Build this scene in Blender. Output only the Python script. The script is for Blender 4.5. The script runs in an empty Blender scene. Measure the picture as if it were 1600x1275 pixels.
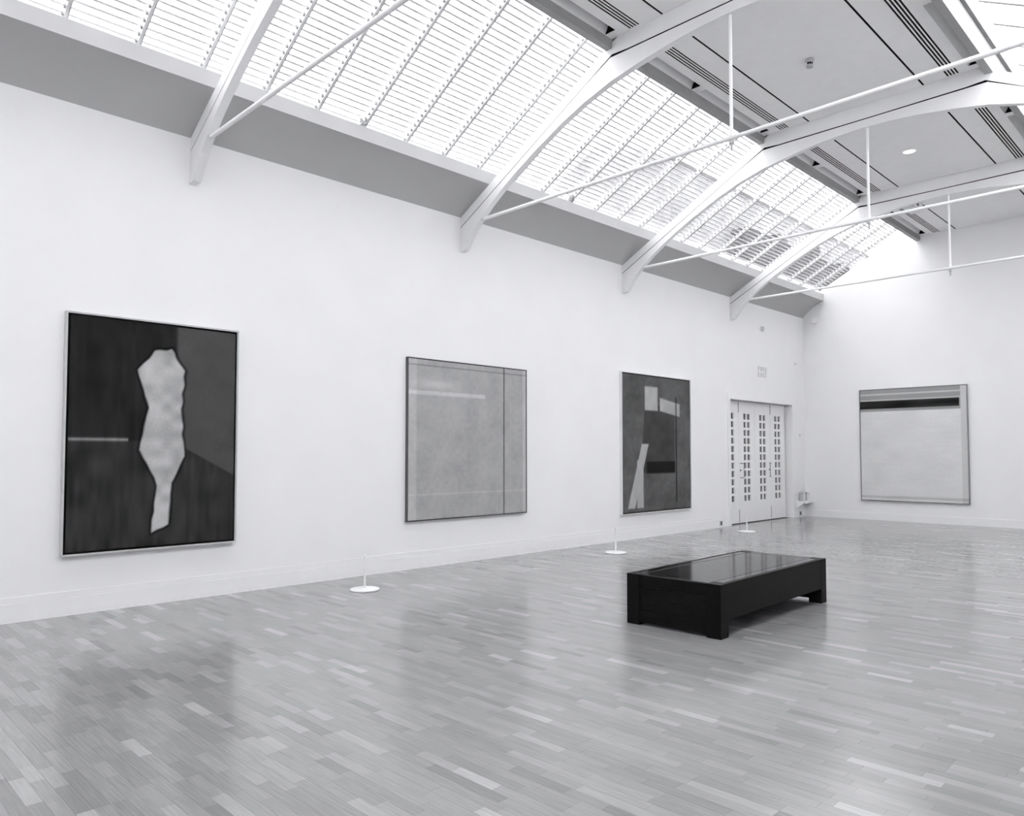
import bpy, math, random
import numpy as np
from mathutils import Vector, Matrix

random.seed(7)
rng = np.random.default_rng(11)
scene = bpy.context.scene
C = scene.collection

# ------------------------------------------------------------------ camera
F_PX, CX, CY = 1169.98, 794.02, 661.64            # focal length and principal point in the 1600x1275 frame
YAW, PITCH = 0.789227, 0.0411584
CAM_H = 1.5
cam_data = bpy.data.cameras.new('camera')
cam = bpy.data.objects.new('camera', cam_data)
C.objects.link(cam)
cam.location = (0, 0, CAM_H)
cam.rotation_euler = (math.pi / 2 + PITCH, 0, YAW)
cam_data.sensor_fit = 'HORIZONTAL'
cam_data.sensor_width = 36.0
cam_data.lens = 36.0 * F_PX / 1600.0
cam_data.shift_x = (800 - CX) / 1600.0
cam_data.shift_y = (CY - 637.5) / 1600.0
cam_data.clip_start = 0.05
scene.camera = cam

# ------------------------------------------------------------------ daylight: even overcast sky
world = bpy.data.worlds.new('overcast_sky')
scene.world = world
world.use_nodes = True
bg = world.node_tree.nodes['Background']
bg.inputs['Color'].default_value = (0.99, 0.99, 1.0, 1)
bg.inputs['Strength'].default_value = 5.2

vs = scene.view_settings
vs.view_transform = 'Standard'
vs.look = 'None'
vs.gamma = 1
vs.use_curve_mapping = False
vs.exposure = 0.14
scene.cycles.transparent_max_bounces = 48

# ------------------------------------------------------------------ measures (metres)
XL, XC = -7.89, -3.76                  # left wall, centre line
XR = 2 * XC - XL                       # right wall
YB, YE = -4.38, 18.04                  # back wall, end wall
RIB = [-0.64, 3.135, 6.915, 10.70, 14.50]
BAYS = [(-4.38, -0.605), (-0.605, 3.17), (3.17, 6.935), (6.935, 10.71), (10.71, 14.50), (14.50, 18.04)]
Z_SOF = 4.84                           # where the sloping soffit leaves the wall
Z_CEIL = 6.34
GX0, GZ0 = -7.42, 5.39                 # lower end of the roof glazing
SL = math.atan2(1.069, 1.918)          # slope of the roof glazing
GU = 2.25                              # length of the slope


# ------------------------------------------------------------------ materials
def nt(name):
    m = bpy.data.materials.new(name)
    m.use_nodes = True
    n = m.node_tree
    return m, n, n.nodes['Principled BSDF']


def grey(v):
    return (v, v, min(1.0, v * 1.004), 1)


def plain(name, v, rough=0.6, spec=0.4, noise=0.03, scale=6.0, bump=0.0, bscale=200.0, metal=0.0):
    m, n, b = nt(name)
    b.inputs['Roughness'].default_value = rough
    b.inputs['Specular IOR Level'].default_value = spec
    b.inputs['Metallic'].default_value = metal
    tc = n.nodes.new('ShaderNodeTexCoord')
    ns = n.nodes.new('ShaderNodeTexNoise')
    ns.inputs['Scale'].default_value = scale
    ns.inputs['Detail'].default_value = 3
    n.links.new(tc.outputs['Object'], ns.inputs['Vector'])
    cr = n.nodes.new('ShaderNodeMapRange')
    cr.inputs['From Min'].default_value = 0.3
    cr.inputs['From Max'].default_value = 0.7
    cr.inputs['To Min'].default_value = 1 - noise
    cr.inputs['To Max'].default_value = 1 + noise
    n.links.new(ns.outputs['Fac'], cr.inputs['Value'])
    mx = n.nodes.new('ShaderNodeVectorMath')
    mx.operation = 'SCALE'
    mx.inputs[0].default_value = grey(v)[:3]
    n.links.new(cr.outputs['Result'], mx.inputs['Scale'])
    n.links.new(mx.outputs['Vector'], b.inputs['Base Color'])
    if bump > 0:
        n2 = n.nodes.new('ShaderNodeTexNoise')
        n2.inputs['Scale'].default_value = bscale
        n.links.new(tc.outputs['Object'], n2.inputs['Vector'])
        bp = n.nodes.new('ShaderNodeBump')
        bp.inputs['Strength'].default_value = bump
        bp.inputs['Distance'].default_value = 0.002
        n.links.new(n2.outputs['Fac'], bp.inputs['Height'])
        n.links.new(bp.outputs['Normal'], b.inputs['Normal'])
    return m


M = {}
M['wall'] = plain('white_wall_paint', 0.90, 0.85, 0.2, 0.012, 1.5, 0.15, 60)
M['trim'] = plain('white_gloss_paint', 0.90, 0.45, 0.4, 0.01)
M['ceiling'] = plain('ceiling_paint', 0.88, 0.8, 0.2, 0.015)
M['steel'] = plain('white_painted_steel', 0.86, 0.42, 0.45, 0.015, 3)
M['beam'] = plain('grey_painted_beam', 0.34, 0.6, 0.3, 0.03)
M['bar'] = plain('white_glazing_bar', 0.88, 0.4, 0.4, 0.01)
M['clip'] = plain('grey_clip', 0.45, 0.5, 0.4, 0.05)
M['lip'] = plain('grey_slat_edge', 0.78, 0.5, 0.3, 0.02)
M['soffit'] = plain('shaded_soffit', 0.50, 0.85, 0.15, 0.015, 1.5)  # shade under the sill is put into this darker base colour
M['black'] = plain('black_void', 0.012, 0.8, 0.1, 0.1)
M['reflector'] = plain('lamp_reflector', 0.82, 0.35, 0.5, 0.01)
M['bench'] = plain('black_lacquer', 0.004, 0.09, 0.5, 0.1, 12, 0.0, 90)
M['bench'].node_tree.nodes['Principled BSDF'].inputs['IOR'].default_value = 1.34
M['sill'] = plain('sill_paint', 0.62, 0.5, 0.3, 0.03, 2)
M['bench_side'] = plain('black_stain', 0.004, 0.5, 0.12, 0.1, 12)
M['frame_pale'] = plain('pale_wood_frame', 0.55, 0.5, 0.4, 0.05, 20)
M['frame_white'] = plain('white_frame', 0.80, 0.5, 0.4, 0.02)
M['frame_dark'] = plain('dark_frame', 0.10, 0.5, 0.4, 0.05)
M['frame_grey'] = plain('grey_frame', 0.30, 0.5, 0.4, 0.05)
M['white'] = plain('white_enamel', 0.90, 0.35, 0.45, 0.0)
M['roof'] = plain('roof_lead', 0.25, 0.8, 0.2, 0.1)
M['render'] = plain('neighbour_render', 0.20, 0.9, 0.1, 0.3, 1.2)
M['brick'] = plain('neighbour_brick', 0.016, 0.9, 0.1, 0.3, 3)
M['letter'] = plain('grey_lettering', 0.52, 0.6, 0.3, 0.0)
M['device'] = plain('grey_plastic', 0.50, 0.5, 0.3, 0.03)
M['device_dark'] = plain('dark_plastic', 0.07, 0.5, 0.3, 0.03)
M['paper'] = plain('paper', 0.72, 0.8, 0.1, 0.08, 30)
M['chrome'] = plain('steel_handle', 0.30, 0.3, 0.5, 0.02, metal=0.9)
M['pane_dark'] = plain('dark_door_glass', 0.11, 0.12, 0.5, 0.15, 5)

# lamp disc
m, n, b = nt('lamp_diffuser')
b.inputs['Base Color'].default_value = (0.9, 0.9, 0.9, 1)
b.inputs['Emission Color'].default_value = (1, 1, 1, 1)
b.inputs['Emission Strength'].default_value = 0.9
M['lamp'] = m

# roof glass: thin clear sheet
m, n, b = nt('roof_glass')
out = n.nodes['Material Output']
tr = n.nodes.new('ShaderNodeBsdfTransparent')
tr.inputs['Color'].default_value = (0.95, 0.95, 0.955, 1)
gl = n.nodes.new('ShaderNodeBsdfGlossy')
gl.inputs['Roughness'].default_value = 0.03
lw = n.nodes.new('ShaderNodeLayerWeight')
lw.inputs['Blend'].default_value = 0.5
pw_ = n.nodes.new('ShaderNodeMath')
pw_.operation = 'POWER'
pw_.inputs[1].default_value = 5.0
n.links.new(lw.outputs['Facing'], pw_.inputs[0])
fr = n.nodes.new('ShaderNodeMath')
fr.operation = 'MULTIPLY_ADD'
fr.inputs[1].default_value = 0.5
fr.inputs[2].default_value = 0.02
n.links.new(pw_.outputs['Value'], fr.inputs[0])
mx = n.nodes.new('ShaderNodeMixShader')
n.links.new(fr.outputs['Value'], mx.inputs['Fac'])
n.links.new(tr.outputs['BSDF'], mx.inputs[1])
n.links.new(gl.outputs['BSDF'], mx.inputs[2])
n.links.new(mx.outputs['Shader'], out.inputs['Surface'])
M['glass'] = m

# louvre slats: opal, lets daylight through
m, n, b = nt('opal_louvre')
out = n.nodes['Material Output']
tl = n.nodes.new('ShaderNodeBsdfTranslucent')
tl.inputs['Color'].default_value = (0.94, 0.94, 0.945, 1)
df = n.nodes.new('ShaderNodeBsdfDiffuse')
df.inputs['Color'].default_value = (0.88, 0.88, 0.885, 1)
tp = n.nodes.new('ShaderNodeBsdfTransparent')
tp.inputs['Color'].default_value = (0.96, 0.96, 0.965, 1)
m1 = n.nodes.new('ShaderNodeMixShader')
m1.inputs['Fac'].default_value = 0.30
n.links.new(tl.outputs['BSDF'], m1.inputs[1])
n.links.new(df.outputs['BSDF'], m1.inputs[2])
m2 = n.nodes.new('ShaderNodeMixShader')
m2.inputs['Fac'].default_value = 0.955
n.links.new(m1.outputs['Shader'], m2.inputs[1])
n.links.new(tp.outputs['BSDF'], m2.inputs[2])
n.links.new(m2.outputs['Shader'], out.inputs['Surface'])
M['slat'] = m

# floor boards: tone attribute x grain
m, n, b = nt('oak_strip_floor')
b.inputs['Specular IOR Level'].default_value = 0.5
at = n.nodes.new('ShaderNodeAttribute')
at.attribute_name = 'tone'
geo = n.nodes.new('ShaderNodeNewGeometry')
mp = n.nodes.new('ShaderNodeMapping')
mp.inputs['Scale'].default_value = (5, 90, 1)
n.links.new(geo.outputs['Position'], mp.inputs['Vector'])
ns = n.nodes.new('ShaderNodeTexNoise')
ns.inputs['Scale'].default_value = 1.0
ns.inputs['Detail'].default_value = 4
ns.inputs['Distortion'].default_value = 0.15
n.links.new(mp.outputs['Vector'], ns.inputs['Vector'])
mr = n.nodes.new('ShaderNodeMapRange')
mr.inputs['From Min'].default_value = 0.25
mr.inputs['From Max'].default_value = 0.75
mr.inputs['To Min'].default_value = 0.88
mr.inputs['To Max'].default_value = 1.12
n.links.new(ns.outputs['Fac'], mr.inputs['Value'])
mu = n.nodes.new('ShaderNodeMath')
mu.operation = 'MULTIPLY'
n.links.new(at.outputs['Fac'], mu.inputs[0])
n.links.new(mr.outputs['Result'], mu.inputs[1])
cb = n.nodes.new('ShaderNodeCombineColor')
for k in range(3):
    n.links.new(mu.outputs['Value'], cb.inputs[k])
n.links.new(cb.outputs['Color'], b.inputs['Base Color'])
n2 = n.nodes.new('ShaderNodeTexNoise')
n2.inputs['Scale'].default_value = 1.3
n.links.new(geo.outputs['Position'], n2.inputs['Vector'])
r2 = n.nodes.new('ShaderNodeMapRange')
r2.inputs['From Min'].default_value = 0.0
r2.inputs['From Max'].default_value = 1.0
r2.inputs['To Min'].default_value = 0.13
r2.inputs['To Max'].default_value = 0.21
n.links.new(n2.outputs['Fac'], r2.inputs['Value'])
n.links.new(r2.outputs['Result'], b.inputs['Roughness'])
M['board'] = m

# canvas: colour attribute painted below, brushed relief
m, n, b = nt('painted_canvas')
b.inputs['Roughness'].default_value = 0.7
b.inputs['Specular IOR Level'].default_value = 0.12
at = n.nodes.new('ShaderNodeAttribute')
at.attribute_name = 'tone'
tc = n.nodes.new('ShaderNodeTexCoord')
ns = n.nodes.new('ShaderNodeTexNoise')
ns.inputs['Scale'].default_value = 45
ns.inputs['Detail'].default_value = 4
n.links.new(tc.outputs['Object'], ns.inputs['Vector'])
mr = n.nodes.new('ShaderNodeMapRange')
mr.inputs['To Min'].default_value = 0.85
mr.inputs['To Max'].default_value = 1.15
n.links.new(ns.outputs['Fac'], mr.inputs['Value'])
mu = n.nodes.new('ShaderNodeMath')
mu.operation = 'MULTIPLY'
n.links.new(at.outputs['Fac'], mu.inputs[0])
n.links.new(mr.outputs['Result'], mu.inputs[1])
cb = n.nodes.new('ShaderNodeCombineColor')
for k in range(3):
    n.links.new(mu.outputs['Value'], cb.inputs[k])
n.links.new(cb.outputs['Color'], b.inputs['Base Color'])
M['canvas'] = m


# ------------------------------------------------------------------ mesh helpers
class MB:
    def __init__(self):
        self.v = []
        self.f = []

    def quad(self, *pts):
        i = len(self.v)
        self.v += [tuple(p) for p in pts]
        self.f.append(tuple(range(i, i + len(pts))))
        return self

    def box(self, x0, x1, y0, y1, z0, z1):
        i = len(self.v)
        self.v += [(x, y, z) for x in (x0, x1) for y in (y0, y1) for z in (z0, z1)]
        for q in ((0, 1, 3, 2), (4, 6, 7, 5), (0, 4, 5, 1), (2, 3, 7, 6), (0, 2, 6, 4), (1, 5, 7, 3)):
            self.f.append(tuple(i + k for k in q))
        return self

    def prism(self, poly, y0, y1):
        """polygon in (x, z), extruded along y"""
        i = len(self.v)
        k = len(poly)
        self.v += [(x, y0, z) for x, z in poly] + [(x, y1, z) for x, z in poly]
        self.f.append(tuple(range(i, i + k)))
        self.f.append(tuple(range(i + 2 * k - 1, i + k - 1, -1)))
        for a in range(k):
            c = (a + 1) % k
            self.f.append((i + a, i + k + a, i + k + c, i + c))
        return self

    def strip(self, low, high, y0, y1):
        """band between two matching polylines in (x, z), extruded along y"""
        for a in range(len(low) - 1):
            self.prism([low[a], low[a + 1], high[a + 1], high[a]], y0, y1)
        return self

    def tube(self, p0, p1, r0, r1=None, seg=12, caps=True):
        r1 = r0 if r1 is None else r1
        p0, p1 = Vector(p0), Vector(p1)
        d = (p1 - p0).normalized()
        a = d.orthogonal().normalized()
        c = d.cross(a)
        i = len(self.v)
        for P, r in ((p0, r0), (p1, r1)):
            for s in range(seg):
                t = 2 * math.pi * s / seg
                self.v.append(tuple(P + (a * math.cos(t) + c * math.sin(t)) * r))
        for s in range(seg):
            e = (s + 1) % seg
            self.f.append((i + s, i + e, i + seg + e, i + seg + s))
        if caps:
            self.f.append(tuple(i + s for s in reversed(range(seg))))
            self.f.append(tuple(i + seg + s for s in range(seg)))
        return self

    def path(self, pts, r, seg=8):
        for a in range(len(pts) - 1):
            self.tube(pts[a], pts[a + 1], r, r, seg)
        return self

    def lathe(self, prof, c, seg=40):
        """profile of (radius, z) turned round the vertical through c"""
        i = len(self.v)
        k = len(prof)
        for s in range(seg):
            t = 2 * math.pi * s / seg
            for r, z in prof:
                self.v.append((c[0] + r * math.cos(t), c[1] + r * math.sin(t), c[2] + z))
        for s in range(seg):
            e = (s + 1) % seg
            for a in range(k - 1):
                self.f.append((i + s * k + a, i + e * k + a, i + e * k + a + 1, i + s * k + a + 1))
        self.f.append(tuple(i + s * k for s in reversed(range(seg))))
        self.f.append(tuple(i + s * k + k - 1 for s in range(seg)))
        return self

    def mesh(self, name, off=(0, 0, 0)):
        me = bpy.data.meshes.new(name)
        me.from_pydata([(x - off[0], y - off[1], z - off[2]) for x, y, z in self.v], [], self.f)
        me.validate()
        # consistent outward faces
        import bmesh
        bm = bmesh.new()
        bm.from_mesh(me)
        bmesh.ops.recalc_face_normals(bm, faces=bm.faces)
        bm.to_mesh(me)
        bm.free()
        return me


def wpos(o):
    p = Vector((0, 0, 0))
    while o is not None:
        p += Vector(o.location)
        o = o.parent
    return p


def obj(name, mb, mat, parent=None, at=None, smooth=False, bevel=0.0):
    """world-space builder -> one mesh object; 'at' is its own origin in world space"""
    pw = wpos(parent) if parent else Vector((0, 0, 0))
    aw = Vector(at) if at is not None else pw
    me = mb.mesh(name, aw)
    me.materials.append(mat)
    o = bpy.data.objects.new(name, me)
    C.objects.link(o)
    o.parent = parent
    o.location = aw - pw
    if smooth:
        for p in me.polygons:
            p.use_smooth = True
        try:
            me.set_sharp_from_angle(angle=math.radians(40))
        except Exception:
            pass
    if bevel:
        md = o.modifiers.new('edge', 'BEVEL')
        md.width = bevel
        md.segments = 2
        md.limit_method = 'ANGLE'
    return o


def mesh_obj(name, me, parent, loc, rot=None):
    o = bpy.data.objects.new(name, me)
    C.objects.link(o)
    o.parent = parent
    o.location = Vector(loc) - (wpos(parent) if parent else Vector((0, 0, 0)))
    if rot is not None:
        o.rotation_euler = rot
    return o


def tag(o, label=None, cat=None, group=None, kind=None):
    if label:
        o['label'] = label
    if cat:
        o['category'] = cat
    if group:
        o['group'] = group
    if kind:
        o['kind'] = kind
    return o


def thing(name, loc, label, cat, group=None):
    o = bpy.data.objects.new(name, None)
    C.objects.link(o)
    o.empty_display_size = 0.1
    o.location = loc
    return tag(o, label, cat, group)


def struct(o, label, cat=None):
    return tag(o, label, None, None, 'structure')


def mir(x):
    return 2 * XC - x


# ------------------------------------------------------------------ room shell
# floor slab below the boards
fl = MB().box(XL - 0.3, XR + 3.2, YB - 0.3, YE + 0.3, -0.2, -0.012)
floor = struct(obj('floor', fl, M['roof'], at=(XC, 7, 0)), 'wood strip floor of the gallery')

# left wall with the door opening
DY0, DY1, DZ = 14.40, 17.33, 2.67
w = MB()
w.box(XL - 0.35, XL, YB, DY0, 0, Z_SOF + 0.3)
w.box(XL - 0.35, XL, DY1, YE, 0, Z_SOF + 0.3)
w.box(XL - 0.35, XL, DY0, DY1, DZ, Z_SOF + 0.3)
struct(obj('wall_left', w, M['wall']), 'long white wall hung with three paintings')

# right wall, with a wide opening to a side bay round the photographer
w = MB()
w.box(XR, XR + 0.25, 2.2, YE, 0, Z_SOF + 0.3)
w.box(XR, XR + 0.25, YB, -2.6, 0, Z_SOF + 0.3)
w.box(XR, XR + 0.25, -2.6, 2.2, 3.2, Z_SOF + 0.3)
w.box(XR + 0.25, XR + 2.8, 2.2, 2.4, 0, 3.4)
w.box(XR + 0.25, XR + 2.8, -2.8, -2.6, 0, 3.4)
w.box(XR + 2.8, XR + 3.0, -2.8, 2.4, 0, 3.4)
w.box(XR + 0.25, XR + 2.8, -2.6, 2.2, 3.2, 3.4)
struct(obj('wall_right', w, M['wall']), 'white wall opposite the paintings')


def gable(y0, y1):
    m_ = MB()
    L = [(XL - 0.35, 0), (XL - 0.35, 5.42), (GX0 - 0.1, 5.42), (-5.30, 6.62)]
    m_.prism(L + [(mir(x), z) for x, z in reversed(L)], y0, y1)
    return m_


struct(obj('wall_end', gable(YE, YE + 0.25), M['wall']), 'white end wall with one square painting')
struct(obj('wall_back', gable(YB - 0.25, YB), M['wall']), 'white wall behind the photographer')

# baseboards
struct(obj('baseboard_left', MB().box(XL, XL + 0.012, YB, DY0 - 0.1, 0.0, 0.165).box(XL, XL + 0.005, YB, DY0 - 0.1, 0.172, 0.225)
           .box(XL, XL + 0.012, DY1 + 0.12, YE, 0, 0.165).box(XL, XL + 0.005, DY1 + 0.12, YE, 0.172, 0.225), M['trim']), 'low white baseboard along the long wall')
struct(obj('baseboard_end', MB().box(XL + 0.012, XR, YE - 0.012, YE, 0, 0.165), M['trim']), 'low white baseboard of the end wall')

# sloping soffits with the sill of the roof glazing
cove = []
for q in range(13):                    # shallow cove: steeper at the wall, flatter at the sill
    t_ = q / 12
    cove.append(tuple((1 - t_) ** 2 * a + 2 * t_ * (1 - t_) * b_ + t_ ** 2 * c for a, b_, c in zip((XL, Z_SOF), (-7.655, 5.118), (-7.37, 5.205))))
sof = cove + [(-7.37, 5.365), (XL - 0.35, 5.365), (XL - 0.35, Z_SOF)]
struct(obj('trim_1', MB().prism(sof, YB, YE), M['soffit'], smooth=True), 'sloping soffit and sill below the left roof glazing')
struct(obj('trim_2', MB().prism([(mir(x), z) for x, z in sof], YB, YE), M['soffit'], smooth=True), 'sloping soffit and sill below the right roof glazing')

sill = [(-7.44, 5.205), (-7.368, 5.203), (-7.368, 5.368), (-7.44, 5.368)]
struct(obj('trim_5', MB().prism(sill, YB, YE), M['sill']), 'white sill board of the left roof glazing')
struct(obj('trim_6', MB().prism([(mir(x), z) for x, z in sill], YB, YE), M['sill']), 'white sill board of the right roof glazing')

# roof deck over the flat ceiling
struct(obj('trim_3', MB().box(-5.34, mir(-5.34), YB, YE, 6.52, 6.72), M['roof']), 'flat roof deck above the ceiling')

# ------------------------------------------------------------------ floor boards
BW = 0.066
rows = int((YE - YB) / BW)


def project(P):
    cy_, sy_ = math.cos(YAW), math.sin(YAW)
    cp, sp = math.cos(PITCH), math.sin(PITCH)
    f = Vector((-sy_ * cp, cy_ * cp, sp))
    r = Vector((cy_, sy_, 0))
    u = r.cross(f)
    d = Vector(P) - Vector((0, 0, CAM_H))
    z = d.dot(f)
    if z < 0.2:
        return None
    return CX + F_PX * d.dot(r) / z, CY - F_PX * d.dot(u) / z


LENS = [0.22, 0.28, 0.34, 0.42, 0.50]
TONES = [t_ * 0.92 for t_ in (0.245, 0.268, 0.283, 0.296, 0.306, 0.318, 0.335, 0.365, 0.42)]
TW = [0.05, 0.10, 0.16, 0.19, 0.19, 0.14, 0.09, 0.05, 0.03]
boards = []
for r in range(rows + 1):
    y = YB + r * BW
    x = XL + 0.002 - random.random() * 0.3
    while x < XR:
        ln = random.choice(LENS)
        t = random.choices(range(len(TONES)), TW)[0]
        boards.append((x, y, ln, t))
        x += ln
inside = lambda b: b[0] >= XL and b[0] + b[2] <= XR and b[1] + BW <= YE


def shown(bd):
    x, y, ln, t = bd
    if not inside(bd):
        return 0
    pp = [project((a, c, 0)) for a, c in ((x, y), (x + ln, y), (x + ln, y + BW), (x, y + BW))]
    if any(p is None for p in pp):
        return 0
    if not all(-40 < p[0] < 1640 and p[1] < 1300 for p in pp):
        return 0
    return abs(sum(pp[i][0] * pp[(i + 1) % 4][1] - pp[(i + 1) % 4][0] * pp[i][1] for i in range(4))) / 2


order = sorted(range(len(boards)), key=lambda i: -shown(boards[i]))
single = set(order[:300])
G = 0.0004


def board_mesh(ln, ti):
    mb = MB().box(G, ln - G, G, BW - G, -0.012, 0)
    me = mb.mesh('floor_board')
    me.materials.append(M['board'])
    a = me.attributes.new('tone', 'FLOAT', 'FACE')
    a.data.foreach_set('value', [TONES[ti]] * len(me.polygons))
    return me


bcache = {}
for i in sorted(single):
    x, y, ln, t = boards[i]
    if (ln, t) not in bcache:
        bcache[(ln, t)] = board_mesh(ln, t)
    mesh_obj('floor_board', bcache[(ln, t)], floor, (x, y, random.uniform(0, 0.0001)))

rest = MB()
tones = []
for i, (x, y, ln, t) in enumerate(boards):
    if i in single:
        continue
    x0, x1 = max(x, XL), min(x + ln, XR)
    y1 = min(y + BW, YE)
    if x1 - x0 < 0.01 or y1 - y < 0.005:
        continue
    k = len(rest.v)
    rest.box(x0 + 0.0002, x1 - 0.0002, y + 0.0002, y1 - 0.0002, -0.012, random.uniform(0, 0.0001))
    tones += [TONES[t]] * 6
rest.box(XR, XR + 2.8, -2.6, 2.2, -0.012, 0)
tones += [0.3] * 6
ro = obj('floor_board', rest, M['board'], floor)
ro.data.attributes.new('tone', 'FLOAT', 'FACE').data.foreach_set('value', tones)
tag(ro, kind='stuff')

# ------------------------------------------------------------------ roof glazing
cs, sn = math.cos(SL), math.sin(SL)


def gp(u, w_, side=1):
    """point of the slope: u up the slope, w_ towards the room -> (x, z)"""
    x = GX0 + cs * u + sn * w_
    z = GZ0 + sn * u - cs * w_
    return (x, z) if side > 0 else (mir(x), z)


PITCH_S = 0.078
NS = 28
BAR_OFF = [0.54 + 0.62 * k for k in range(6)]


def slat_mesh(ln):
    mb = MB()
    hw, tk = 0.044, 0.003
    mb.box(-hw + 0.024, hw, 0.004, ln - 0.004, -tk, tk)
    mb.box(-hw, -hw + 0.024, 0.004, ln - 0.004, -tk - 0.002, tk)
    me = mb.mesh('louvre_slat')
    me.materials.append(M['slat'])
    me.materials.append(M['lip'])
    for p in me.polygons:
        if max(me.vertices[v].co.x for v in p.vertices) < -hw + 0.0241 and p.index >= 6:
            p.material_index = 1
    return me


smesh = {}


def bar_poly(side):
    return [gp(-0.02, -0.055, side), gp(GU, -0.055, side), gp(GU, 0.0, side), gp(-0.02, 0.0, side)]


def bay_window(idx, y0, y1, side, full, label):
    root = bpy.data.objects.new('window_%d' % idx, None)
    C.objects.link(root)
    x_, z_ = gp(0, 0, side)
    root.location = (x_, (y0 + y1) / 2, z_)
    struct(root, label)
    bars = [y0 + o for o in BAR_OFF if y0 + o < y1 + 0.02]
    edges = [max(y0 - 0.135, YB + 0.01)] + bars
    if y1 > YE - 0.1:
        edges = edges + [YE - 0.005] if YE - bars[-1] > 0.05 else edges[:-1] + [YE - 0.005]
    joined = MB()
    for e0, e1 in zip(edges[:-1], edges[1:]):
        ln = round(e1 - e0, 3)
        p = MB().prism([gp(-0.03, -0.16, side), gp(GU + 0.05, -0.16, side), gp(GU + 0.05, -0.154, side), gp(-0.03, -0.154, side)], e0 + 0.004, e1 - 0.004)
        obj('glass_pane', p, M['glass'], root)
        tilt = math.radians(14)
        for s in range(NS):
            u = 0.016 + s * PITCH_S
            x, z = gp(u, -0.085, side)
            if full:
                if ln not in smesh:
                    smesh[ln] = slat_mesh(ln)
                mesh_obj('louvre_slat', smesh[ln], root, (x, e0, z), (0, -(SL - tilt) * side, 0))
            else:
                a = (SL - tilt)
                dx, dz = 0.044 * math.cos(a) * side, 0.044 * math.sin(a)
                joined.prism([(x - dx, z - dz - 0.003), (x + dx, z + dz - 0.003), (x + dx, z + dz + 0.003), (x - dx, z - dz + 0.003)], e0 + 0.004, e1 - 0.004)
    if not full:
        tag(obj('louvre_slat', joined, M['slat'], root), kind='stuff')
    obj('bottom_rail', MB().prism([gp(-0.06, -0.17, side), gp(-0.016, -0.17, side), gp(-0.016, -0.01, side), gp(-0.06, -0.01, side)], edges[0], edges[-1]), M['bar'], root)
    for b_ in bars:
        if b_ > YE - 0.05:
            continue
        br = obj('glazing_bar', MB().prism(bar_poly(side), b_ - 0.016, b_ + 0.016), M['bar'], root)
        obj('bar_shade_strip', MB().prism([gp(-0.02, 0.0, side), gp(GU, 0.0, side), gp(GU, 0.006, side), gp(-0.02, 0.006, side)], b_ + 0.011, b_ + 0.0165), M['clip'], br)  # grey strip along the bar's far edge stands in for its shaded side
        if full:
            ck = MB()
            for s in range(NS):
                u = 0.016 + s * PITCH_S
                ck.prism([gp(u - 0.013, -0.05, side), gp(u + 0.013, -0.05, side), gp(u + 0.013, -0.015, side), gp(u - 0.013, -0.015, side)], b_ - 0.034, b_ - 0.016)
            tag(obj('slat_clip', ck, M['clip'], br), kind='stuff')


names = ['roof glazing with white louvres behind the photographer', 'roof glazing with white louvres before the first arched rib',
         'roof glazing with white louvres between first and second arched ribs', 'roof glazing with white louvres between second and third arched ribs',
         'roof glazing with louvres between third and fourth arched ribs', 'roof glazing with dark-edged louvres between fourth rib and end wall']
k = 1
for side in (1, -1):
    for i, (y0, y1) in enumerate(BAYS):
        if side < 0 and i == 5:
            y1 = 16.3  # glazing stops short here for the added light-blocking panel
        bay_window(k, y0, y1, side, side > 0 and i > 0, names[i] + (', left slope' if side > 0 else ', right slope'))
        k += 1

# unseen panel added over the right slope's end, dims the upper end wall
struct(obj('shade_panel', MB().prism([gp(-0.06, -0.17, -1), gp(GU + 0.05, -0.17, -1), gp(GU + 0.05, -0.05, -1), gp(-0.06, -0.05, -1)], 16.29, YE), M['ceiling']), 'added white panel blocking light at the end of the right slope')

# neighbouring wall outside, beyond the far bays of the left slope
nb = MB().box(-9.1, -8.75, 16.9, 27.0, 0.0, 6.95)
nb.box(-9.15, -8.70, 16.85, 27.05, 6.95, 7.05)
for q in range(4):
    nb.box(-9.12, -8.73, 18.6 + q * 2.1, 19.1 + q * 2.1, 7.05, 7.25 + 0.12 * (q % 2))
nbo = obj('neighbour_wall', nb, M['brick'], at=(-8.92, 22.0, 0))
tag(nbo, 'dark outside wall glimpsed through the farthest left roof louvres', 'wall')
nb = MB().box(-13.0, -9.3, 14.4, 27.0, 0.0, 8.2)
nb.prism([(-13.1, 8.2), (-9.2, 8.2), (-11.1, 9.2)], 14.3, 27.1)
nbo = obj('neighbour_building', nb, M['render'], at=(-11.1, 20.0, 0))
tag(nbo, 'grey building outside, glimpsed through the left roof louvres', 'building')

# ------------------------------------------------------------------ flat ceiling
EDGE = -5.24
ceil = bpy.data.objects.new('ceiling', None)
C.objects.link(ceil)
ceil.location = (XC, 7, Z_CEIL)
struct(ceil, 'flat pale ceiling strip between the roof slopes')
TR0, TR1 = -5.215, -5.07               # lamp trough
SLT = [(-4.955, -4.790)]               # four-slot diffuser zone
ONE0, ONE1 = -4.532, -4.506            # single slot
bayname = ['behind the photographer', 'before the first rib', 'between first and second ribs', 'between second and third ribs', 'between third and fourth ribs', 'between fourth rib and end wall']


def side_box(side, x0, x1, y0, y1, z0, z1, mb):
    if side < 0:
        x0, x1 = mir(x1), mir(x0)
    return mb.box(x0, x1, y0, y1, z0, z1)


def side_prism(side, poly, y0, y1, mb):
    return mb.prism([(x, z) if side > 0 else (mir(x), z) for x, z in poly], y0, y1)


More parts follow.
